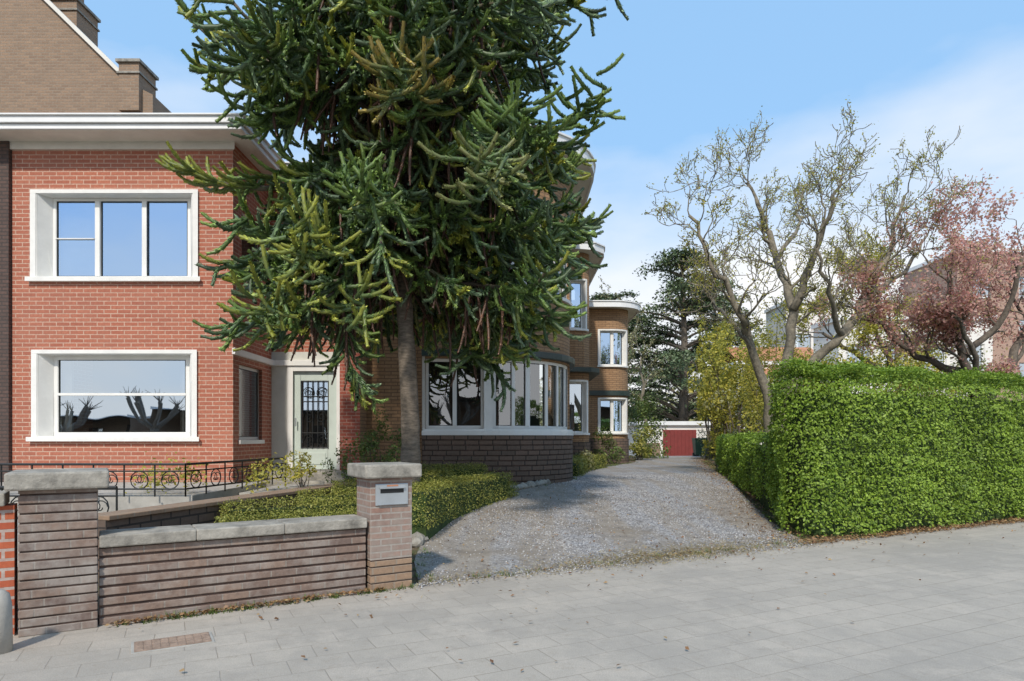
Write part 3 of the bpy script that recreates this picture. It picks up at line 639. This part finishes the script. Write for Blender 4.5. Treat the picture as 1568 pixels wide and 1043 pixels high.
# ---------------------------------------------------------------- branching trees
def branch(mb,p,dr,L,r,dep,tips,wob=.35,up=.1,n=7,split=(2,3),ang=.7,minr=.006,decay=.68):
    p=np.array(p,float); dr=np.array(dr,float); dr/=np.linalg.norm(dr); pts=[p.copy()]; st=L/n
    for i in range(n):
        dr=dr+rng.normal(0,wob,3)*.5; dr[2]+=up; dr/=np.linalg.norm(dr); p=p+dr*st; pts.append(p.copy())
    rad=np.linspace(r,max(minr,r*.55),n+1); tube(mb,pts,rad,7 if r>.05 else (5 if r>.02 else 3))
    if dep<=1: tips+= [(q,dr) for q in pts[2:]]
    if dep<=0: return
    for _ in range(random.randint(*split)):
        t=random.choice([n,n,n-1,n-2,n-3,int(n*.4)]); d2=pts[min(t,n)]-pts[max(0,t-1)]; d2/=np.linalg.norm(d2)+1e-9
        d2=d2+nrm(rng.normal(0,1,3))*ang
        branch(mb,pts[t],d2,L*decay*random.uniform(.8,1.15),rad[t]*.68,dep-1,tips,wob,up,n,split,ang,minr,decay)
def w(u,v,D): return np.array([(u-784)/1000*D,D,1.55+(670-v)/1000*D])
def limbtree(name,limbs,barkm,leafm,nleaf,lsize,twig=1.3,dep=3,ang=.8,gap=.5,minr=.008,lj=.05,wob=.4,fr=.35,split=(2,3)):
    G=empty(name); mb=MB(); tips=[]
    for pts,r0,r1 in limbs:
        pts=np.array(pts); K=[]
        for i in range(len(pts)-1):
            for f in np.linspace(0,1,5)[:-1]: K.append(pts[i]+(pts[i+1]-pts[i])*f)
        K.append(pts[-1]); K=np.array(K); 
        for _ in range(2): K[1:-1]=(K[:-2]+K[1:-1]*2+K[2:])/4
        K[1:-1]+=rng.normal(0,.05,K[1:-1].shape); R=np.linspace(r0,r1,len(K))*rng.uniform(.9,1.12,len(K)); tube(mb,K,R,9)
        for i in range(int(len(K)*fr),len(K)):
            if random.random()<gap or i==len(K)-1:
                dd=K[i]-K[i-1]; dd/=np.linalg.norm(dd); dd=dd+nrm(rng.normal(0,1,3))*1.0; dd[2]+=.3
                branch(mb,K[i],dd,twig*random.uniform(.6,1.1),max(.02,R[i]*.45),dep,tips,wob,.10,6,split,ang,minr,.74)
    mb.build('trunk_and_branches',barkm,G,smooth=True)
    idx=rng.integers(0,len(tips),nleaf); P=np.array([tips[i][0] for i in idx])+rng.normal(0,lj,(nleaf,3)); leaves('leaves',P,np.tile([0,0,1.],(nleaf,1)),lsize,leafm,G,.6,1.2)
    return G
D=16.5
L=[([w(1186,690,D),w(1172,600,D-.2),w(1150,525,D-.5),w(1125,460,D-1),w(1090,400,D-1.2),w(1055,330,D-1)],.13,.035),
([w(1192,690,D+.1),w(1200,570,D+.2),w(1214,475,D+.3),w(1192,395,D+.8),w(1165,325,D+1.2),w(1145,280,D+1.4)],.16,.035),
([w(1214,475,D+.3),w(1240,410,D),w(1268,330,D-.6),w(1288,270,D-.9)],.11,.03),
([w(1200,620,D),w(1240,555,D-.3),w(1290,515,D-.5),w(1330,450,D-.3),w(1362,395,D),w(1385,300,D+.3)],.15,.035),
([w(1290,515,D-.5),w(1268,450,D-1.4),w(1250,380,D-2)],.07,.03),
([w(1330,450,D-.3),w(1385,415,D+.6),w(1420,360,D+1.2)],.07,.03),
([w(1192,395,D+.8),w(1225,340,D+1.8),w(1230,290,D+2.4)],.06,.03),
([w(1150,525,D-.5),w(1105,480,D+.6),w(1075,430,D+1.4)],.06,.03)]
limbtree('budding_magnolia_tree',L,M['barkl'],LM['yellow'],15000,.055,.95,3,.85,.8,.010,.05,.55,.35,(3,3))
L=[([(12.3,17,.2),(12.2,17,2.2),(11.6,16.8,3.6),(11.1,16.5,4.6),(10.9,16.2,5.6)],.16,.05),([(12.2,17,2.2),(13.2,17,3.8),(13.6,17,5.0),(13.8,17,6.0)],.13,.05),([(12,17,3.0),(10.6,17.2,3.7),(9.7,17,4.4),(9.2,17,4.8)],.1,.04),([(11.6,16.8,3.6),(12.6,16.5,4.6),(12.5,16,6.0)],.1,.04),([(12,17,2.6),(11.4,16,3.5),(10.4,15.6,4.6)],.09,.04)]
limbtree('cherry_blossom_tree',L,M['bark'],LM['pink'],26000,.085,1.05,3,.9,.7,.009,.11,.4,.3)
L=[([(14.3,24,.2),(14.3,24,3),(13.6,24,5),(13,24,6.5)],.16,.05),([(14.3,24,3),(15.4,24,5),(16,24,6.8)],.13,.05),([(14.3,24,3.5),(12.4,24,4.8),(11.4,24,5.4)],.13,.05)]
limbtree('spring_tree',L,M['bark'],LM['yellow'],12000,.10,1.3,3,.9,.6,.01,.1)
L=[([(6.2,38,.3),(6.1,38,3),(6.0,38,6),(6.1,38,8)],.14,.05),([(7.4,36,.3),(7.3,36,3),(7.1,36,6)],.12,.04)]
limbtree('bare_birch_tree',L,M['barkl'],LM['dist'],3600,.12,1.6,2,.8,.9,.015)
def cedar(name,x,y,h,R,n,base=.15):
    G=empty(name); mb=MB(); tube(mb,[(x,y,0),(x+.2,y,h*.5),(x,y,h)],[h*.028,h*.018,.05],10); PP=[]
    for k in range(n):
        f=random.uniform(base,1); z=h*f; a=random.uniform(0,6.28); L=R*(1-f)**.55*random.uniform(.7,1.1)+.6
        pts=[]; 
        for j in range(7):
            q=j/6; pts.append((x+math.cos(a)*L*q,y+math.sin(a)*L*q,z+L*.22*math.sin(q*2.2)-L*.12*q*q))
        tube(mb,pts,np.linspace(.10,.02,7),4)
        for j in range(2,7):
            m=int(70*L/R)+20; c=np.array(pts[j]); PP.append(c+rng.normal(0,1,(m,3))*np.array([.5,.5,.13])*R*.13)
    mb.build('trunk_and_branches',M['bark'],G); PP=np.concatenate(PP); leaves('needles',PP,np.tile([0,0,1.],(len(PP),1)),.26,LM['cedar'],G,.5,.6)
cedar('cedar_tree',12.5,48,15.0,7.5,95); cedar('cedar_tree',8.2,52,13.0,5.5,60); cedar('cedar_tree',17,55,14.5,6,50)
G=empty('distant_trees'); PP=[]
for k in range(60):
    x=random.uniform(-5,75); y=random.uniform(68,85); h=random.uniform(5,9); m=320
    PP.append(np.array([x,y,h*.55])+nrm(rng.normal(0,1,(m,3)))*rng.uniform(.4,1,(m,1))*np.array([3.6,3,h*.5]))
PP=np.concatenate(PP); leaves('crowns',PP,np.tile([0,-.5,1.],(len(PP),1)),.6,LM['dist'],G,.6,.8)

def bldg(name,x0,x1,y0,y1,z1,mt,rows,cols,ww=1.3,wh=1.4):
    G=empty(name); P=Path([(x0,y1),(x0,y0),(x1,y0),(x1,y1)]); s=y1-y0; ops=[]
    for z in rows:
        for c in range(cols):
            a=s+(x1-x0)*(c+.5)/cols-ww/2; ops.append((a,a+ww,z,z+wh))
    mb=MB(); wall(mb,P,-.2,z1,ops); mb.build('walls',M[mt],G)
    mb=MB(); path_box(mb,P,0,P.L,z1,z1+.25,-.2,.15); mb.build('parapet',M['eave'],G); mb=MB(); mb.poly([(x0,y0,z1),(x1,y0,z1),(x1,y1,z1),(x0,y1,z1)]); mb.build('roof',M['roof'],G)
    for o in ops: window(G,P,*o,divs=[(.5,.06)],glass='glass',dep=.08,curt=False)
    return G
bldg('white_apartment_building',21,31,50,54,11.8,'wwall',[2.3,5.2,8.1],4)
bldg('white_house',14.5,19,42,45,6.2,'wwall',[2.6,4.4],2,1.3,1.1)
bldg('pale_villa',18,26.5,36,39,8.0,'wwall',[2.4,5.3],4)
bldg('brick_apartment_building',30,46,44,50,14.0,'pinkb',[2.3,5.2,8.1,11],5)
g=MB(); 
for s in (1,-1):
    g.quad((15,46-s*5,5.5),(21,46-s*5,5.5),(21,46,7.9),(15,46,7.9)) 
gr=empty('tiled_roof_house'); g.build('tiled_roof',M['tile'],gr); mb=MB(); mb.box(15.2,20.8,41.2,50.8,0,5.5); mb.build('walls',M['wwall'],gr)
G=empty('garage'); mb=MB(); mb.box(8.3,13.2,42.4,47,.2,2.35); mb.build('walls',M['wwall'],G); mb=MB(); mb.box(8.1,13.4,42.2,47.2,2.35,2.6); mb.build('flat_roof',M['eave'],G)
mb=MB()
for k in range(9): mb.box(9.8+k*.24,9.8+k*.24+.232,42.33,42.45,.3,2.05)
mb.build('garage_door',M['garage'],G); mb=MB(); mb.box(8.2,9.6,42.3,42.39,.2,1.2); mb.build('brick_base',M['old'],G)
def bin_(x,y):
    G=empty('wheelie_bin'); z=float(gz(x,y)); mb=MB()
    V=[(x-.22,y-.25,z+.08),(x+.22,y-.25,z+.08),(x+.22,y+.25,z+.08),(x-.22,y+.25,z+.08),(x-.3,y-.35,z+1.0),(x+.3,y-.35,z+1.0),(x+.3,y+.35,z+1.0),(x-.3,y+.35,z+1.0)]
    mb.v=V; mb.uv=[(0,0)]*8; mb.f=[(0,3,2,1),(0,1,5,4),(1,2,6,5),(2,3,7,6),(3,0,4,7)]; mb.build('body',M['bin'],G)
    mb=MB(); mb.box(x-.32,x+.32,y-.38,y+.36,z+1.0,z+1.07); mb.build('lid',M['bin'],G,bevel=.02); mb=MB(); tube(mb,[(x-.28,y+.25,z+.1),(x+.28,y+.25,z+.1)],[.1,.1],12); mb.build('wheels',M['black'],G)
bin_(11.0,38.5); bin_(11.7,38.8)

# ---------------------------------------------------------------- monkey puzzle
G=empty('monkey_puzzle_tree'); TX,TY=-1.65,10.3
mb=MB(); zz=np.linspace(.1,11.6,70); tube(mb,[(TX+.05*math.sin(z*1.1),TY+.04*math.cos(z),z) for z in zz],.150-.008*zz+.05*np.exp(-zz)+rng.uniform(-.010,.010,70),14); mb.build('trunk',M['barkp'],G,smooth=True)
core=MB(); SEG=[]
GREEN=np.array([.14,.235,.08]); LG=np.array([.27,.40,.085]); YG=np.array([.56,.58,.085]); BR=np.array([.19,.10,.065]); BG=np.array([.18,.265,.15])
def rope(p,d,L,r,c0,c1,grav=-.05,turn=.6,upt=.22,st=.12,leafy=True):
    p=np.array(p,float); d=np.array(d,float); d/=np.linalg.norm(d); n=max(3,int(L/st)); st=L/n; pts=[p.copy()]; dirs=[d.copy()]
    wv=rng.normal(0,.09,3)
    for i in range(n):
        q=i/n; d=d+wv*.6+rng.normal(0,.035,3); d[2]+= grav if q<turn else upt; d/=np.linalg.norm(d); p=p+d*st; pts.append(p.copy()); dirs.append(d.copy())
    if pts[-1][2]<9.4:
        for i in range(n):
            q=(i+.5)/n; tap=1 if q<.8 else 1-(q-.8)*2.4
            SEG.append((pts[i],pts[i+1],r*tap,c0+(c1-c0)*q**1.3,leafy))
    return pts,dirs
zr=[3.4,4.2,5,6,7.2,8.2,9.5,11.5]; rr=[2.5,2.65,2.6,2.8,3.35,3.3,2.9,1.2]
NP=200; jobs=[]
for k in range(NP):
    f=((k+.5)/NP)**1.2; jobs.append((4.05+7.4*f,k*2.39996+random.gauss(0,.15)))
for k in range(16): jobs.append((random.uniform(3.9,4.9),random.choice([math.pi,0])+random.gauss(0,.4)))
for z0,a in jobs:
    R=np.interp(z0,zr,rr)*random.uniform(.66,1.08)
    el=np.interp(z0,[4,6,8,11],[-.10,.0,.12,.4]); p=(TX+.12*math.cos(a),TY+.12*math.sin(a),z0); d=(math.cos(a),math.sin(a),el)
    toCam=max(0,-math.sin(a)); low=z0<5.1 and toCam>.35
    if low: R*=.50; 
    elif z0<6.0 and toCam>.7: R*=.78
    gs=1.33
    pts,dirs=rope(p,d,R,.05,BR,GREEN,(-.022 if z0>6 else -.030)*gs*(.3 if low else 1),.7,.09*gs)
    tube(core,pts,np.linspace(.045,.02,len(pts)),5)
    m=len(pts); i0=int(m*.15)
    for i in range(i0,m,1):
        q=i/m
        nb=3 if q>.4 else 2
        for b_ in range(nb):
            if random.random()<.30: continue
            side=1 if (i+b_)%2 else -1; T=dirs[i]; S=np.cross(T,[0,0,1.]); S/=np.linalg.norm(S)+1e-9
            hang=random.random()<(.55 if q<.6 else .18)
            dd=T*(.3+.5*q)+S*side*random.uniform(.3,1.0)+np.array([0,0,-1.0 if hang else random.uniform(-.45,.4)])
            L=random.uniform(.5,1.0)*(1.15 if hang else 1)*(1.08-.4*q)*(.7 if low else 1)
            dead= hang and random.random()<.42 and q<.65
            tipc=YG if random.random()<.17 else (LG if random.random()<.5 else BG)
            base=BR*.8+GREEN*.3 if q<.25 else GREEN*random.uniform(.6,1.3)
            if dead: rope(pts[i],dd,L*1.2,.032,BR*.7,BR*random.uniform(.8,1.7),-.2,.8,.14)
            else:
                pp,dq=rope(pts[i],dd,L,random.uniform(.040,.054),base,tipc*random.uniform(.75,1.15),-.14 if hang else -.07,.45,.36)
                if random.random()<.35:
                    j=len(pp)//2; T2=dq[j]; S2=nrm(np.cross(T2,rng.normal(0,1,3))); rope(pp[j],T2*.6+S2*.8,L*.45,.042,GREEN,tipc,-.02,.4,.3)
arm=[np.array(q) for q in ((-1.9,10.2,5.2),(-2.9,9.9,5.35),(-3.7,9.7,5.25),(-4.3,9.6,5.28),(-4.7,9.5,5.45))]
for a_,b_ in zip(arm[:-1],arm[1:]):
    for f in np.linspace(0,1,6)[:-1]: SEG.append((a_+(b_-a_)*f,a_+(b_-a_)*(f+.2),.05,GREEN*.8,True))
tube(core,arm,[.05,.045,.04,.035,.03],6)
for k in range(46):
    f=random.uniform(.5,1)*(len(arm)-1.001); i=int(f); p=arm[i]+(arm[i+1]-arm[i])*(f-i); rope(p,(-.9+random.gauss(0,.3),random.gauss(0,.5),random.uniform(-.15,.5)),random.uniform(.35,.7),.045,GREEN,YG*random.uniform(.6,1),-.02,.35,.3)
for c,n,cc in ((w(620,120,7.7),28,np.array([.48,.34,.07])),(w(470,375,7.6),32,YG),(w(425,450,8.2),24,YG),(w(740,260,7.5),24,np.array([.34,.34,.12])),(w(560,290,7.5),22,LG),(w(400,150,8.6),24,LG),(w(540,470,8.2),18,YG),(w(800,200,8.0),24,LG),(w(850,420,9.6),20,BG),(w(900,170,9.2),24,LG)):
    for k in range(n):
        rope(c+rng.normal(0,.16,3),(random.gauss(0,.8),-.5+random.gauss(0,.5),random.gauss(0,.5)),random.uniform(.3,.6),.043,GREEN,cc,-.02,.3,.3)
core.build('limbs',M['barkp'],G,smooth=True)
P0=np.array([s[0] for s in SEG]);P1=np.array([s[1] for s in SEG]);RR=np.array([s[2] for s in SEG]);CC=np.array([s[3] for s in SEG])
print('segs',len(SEG))
t=NT('puzzle_leaf'); at=t.n('ShaderNodeAttribute',attribute_name='Col'); t.l(at.outputs['Color'],t.b.inputs['Base Color']); t.b.inputs['Roughness'].default_value=.5
K=13; n=len(SEG); idx=np.repeat(np.arange(n),K); f=rng.random(len(idx)); P=P0[idx]+(P1-P0)[idx]*f[:,None]; T=nrm((P1-P0)[idx]); 
N=nrm(np.cross(T,rng.normal(0,1,(len(idx),3)))); Bv=np.cross(T,N); r=RR[idx][:,None]; col=CC[idx]*rng.uniform(.65,1.3,(len(idx),1))
ln=r*rng.uniform(.85,1.25,(len(idx),1)); wd=r*.38
V=np.stack([P+N*r*.35+Bv*wd-T*r*.3,P+N*r*.35-Bv*wd-T*r*.3,P+N*ln+T*r*.8],1).reshape(-1,3)
Cc=np.repeat(col,3,axis=0); Cc[2::3]*=1.35
np_mesh('scale_leaves',V,np.arange(len(V)).reshape(-1,3),t.m,G,np.clip(Cc,0,.75))
T=nrm(P1-P0); N=nrm(np.cross(T,np.tile([.3,.2,1.],(n,1)))); Bv=np.cross(T,N); r=RR[:,None]*.6; ring=[]
for PP_,sg in ((P0,-.01),(P1,.01)):
    for a_ in range(5):
        q=N*math.cos(a_*2*math.pi/5)+Bv*math.sin(a_*2*math.pi/5); ring.append(PP_+q*r+T*sg)
V=np.stack(ring,1).reshape(-1,3); F=np.array([(k,(k+1)%5,5+(k+1)%5,5+k) for k in range(5)]); F=(F[None]+np.arange(n)[:,None,None]*10).reshape(-1,4)
np_mesh('branchlet_cores',V,F,t.m,G,np.repeat(CC*.5,10,axis=0))

# ---------------------------------------------------------------- behind the camera (seen in window reflections)
for x,y in ((-21,-13),(-3.5,-12),(5,-10),(-29,-17)):
    G=empty('pollarded_tree'); mb=MB(); tube(mb,[(x,y,0),(x+.1,y,1.2),(x,y,2.0)],[.28,.22,.24],9)
    for k in range(7):
        a=k/7*6.28; e=(x+math.cos(a)*1.4,y+math.sin(a)*1.3,random.uniform(2.9,3.9)); tube(mb,[(x,y,1.9),(x+math.cos(a)*.8,y+math.sin(a)*.8,2.5),e],[.13,.09,.13],7)
        for j in range(9): tube(mb,[e,(e[0]+random.gauss(0,.3),e[1]+random.gauss(0,.3),e[2]+random.uniform(.3,.8))],[.03,.01],4)
    mb.build('trunk',M['barkb'],G)
for x0,x1,z1 in ((-78,-60,4.3),(-58,-36,3.4),(-34,-8,4.2),(-6,16,5.6)): bldg('row_house',x0,x1,-42,-36,z1,'old',[1.2],5)

# ---------------------------------------------------------------- light, world, camera
az=np.array([-.18,-1.0]); az/=np.linalg.norm(az); el=math.radians(44)
sd=Vector((az[0]*math.cos(el),az[1]*math.cos(el),math.sin(el)))
sl=bpy.data.lights.new('sun','SUN'); sl.energy=3.5; sl.angle=math.radians(3); sl.color=(1,.92,.81)
so=bpy.data.objects.new('sun',sl); scene.collection.objects.link(so); so.rotation_euler=(-sd).to_track_quat('-Z','Y').to_euler()
W=bpy.data.worlds.new('World'); scene.world=W; W.use_nodes=True; nt=W.node_tree; bg=nt.nodes['Background']
def wn(ty): return nt.nodes.new(ty)
sk=wn('ShaderNodeTexSky'); sk.sky_type='NISHITA'; sk.sun_disc=False; sk.sun_elevation=el; sk.sun_rotation=math.atan2(az[0],az[1]); sk.air_density=1.0; sk.dust_density=1.2
tc=wn('ShaderNodeTexCoord'); mp=wn('ShaderNodeMapping'); mp.inputs['Scale'].default_value=(1,1,2.6); nt.links.new(tc.outputs['Generated'],mp.inputs[0])
no=wn('ShaderNodeTexNoise'); no.inputs['Scale'].default_value=1.7; no.inputs['Detail'].default_value=6; no.inputs['Roughness'].default_value=.5; nt.links.new(mp.outputs[0],no.inputs[0])
sx=wn('ShaderNodeSeparateXYZ'); nt.links.new(tc.outputs['Generated'],sx.inputs[0])
hz=wn('ShaderNodeMapRange'); hz.inputs[1].default_value=.0; hz.inputs[2].default_value=.50; hz.inputs[3].default_value=.40; hz.inputs[4].default_value=-.22; nt.links.new(sx.outputs[2],hz.inputs[0])
ad=wn('ShaderNodeMath'); ad.operation='ADD'; nt.links.new(no.outputs[0],ad.inputs[0]); nt.links.new(hz.outputs[0],ad.inputs[1])
rp=wn('ShaderNodeValToRGB'); rp.color_ramp.elements[0].position=.40; rp.color_ramp.elements[0].color=(0,0,0,1); rp.color_ramp.elements[1].position=.80; rp.color_ramp.elements[1].color=(.97,.97,.97,1); nt.links.new(ad.outputs[0],rp.inputs[0])
m0=wn('ShaderNodeMix'); m0.data_type='RGBA'; m0.inputs[0].default_value=.75; nt.links.new(sk.outputs[0],m0.inputs[6]); m0.inputs[7].default_value=(2.6,4.7,7.4,1)
mx=wn('ShaderNodeMix'); mx.data_type='RGBA'; nt.links.new(rp.outputs[0],mx.inputs[0]); nt.links.new(m0.outputs[2],mx.inputs[6]); mx.inputs[7].default_value=(7.0,7.0,7.0,1)
nt.links.new(mx.outputs[2],bg.inputs[0]); bg.inputs[1].default_value=.15
cam=bpy.data.cameras.new('camera'); co=bpy.data.objects.new('camera',cam); scene.collection.objects.link(co); scene.camera=co
co.location=(0,0,1.55); co.rotation_euler=(math.pi/2,0,0); cam.sensor_width=36; cam.lens=36*1000/1568; cam.shift_y=(670-521.5)/1568; cam.clip_end=3000; cam.clip_start=.05
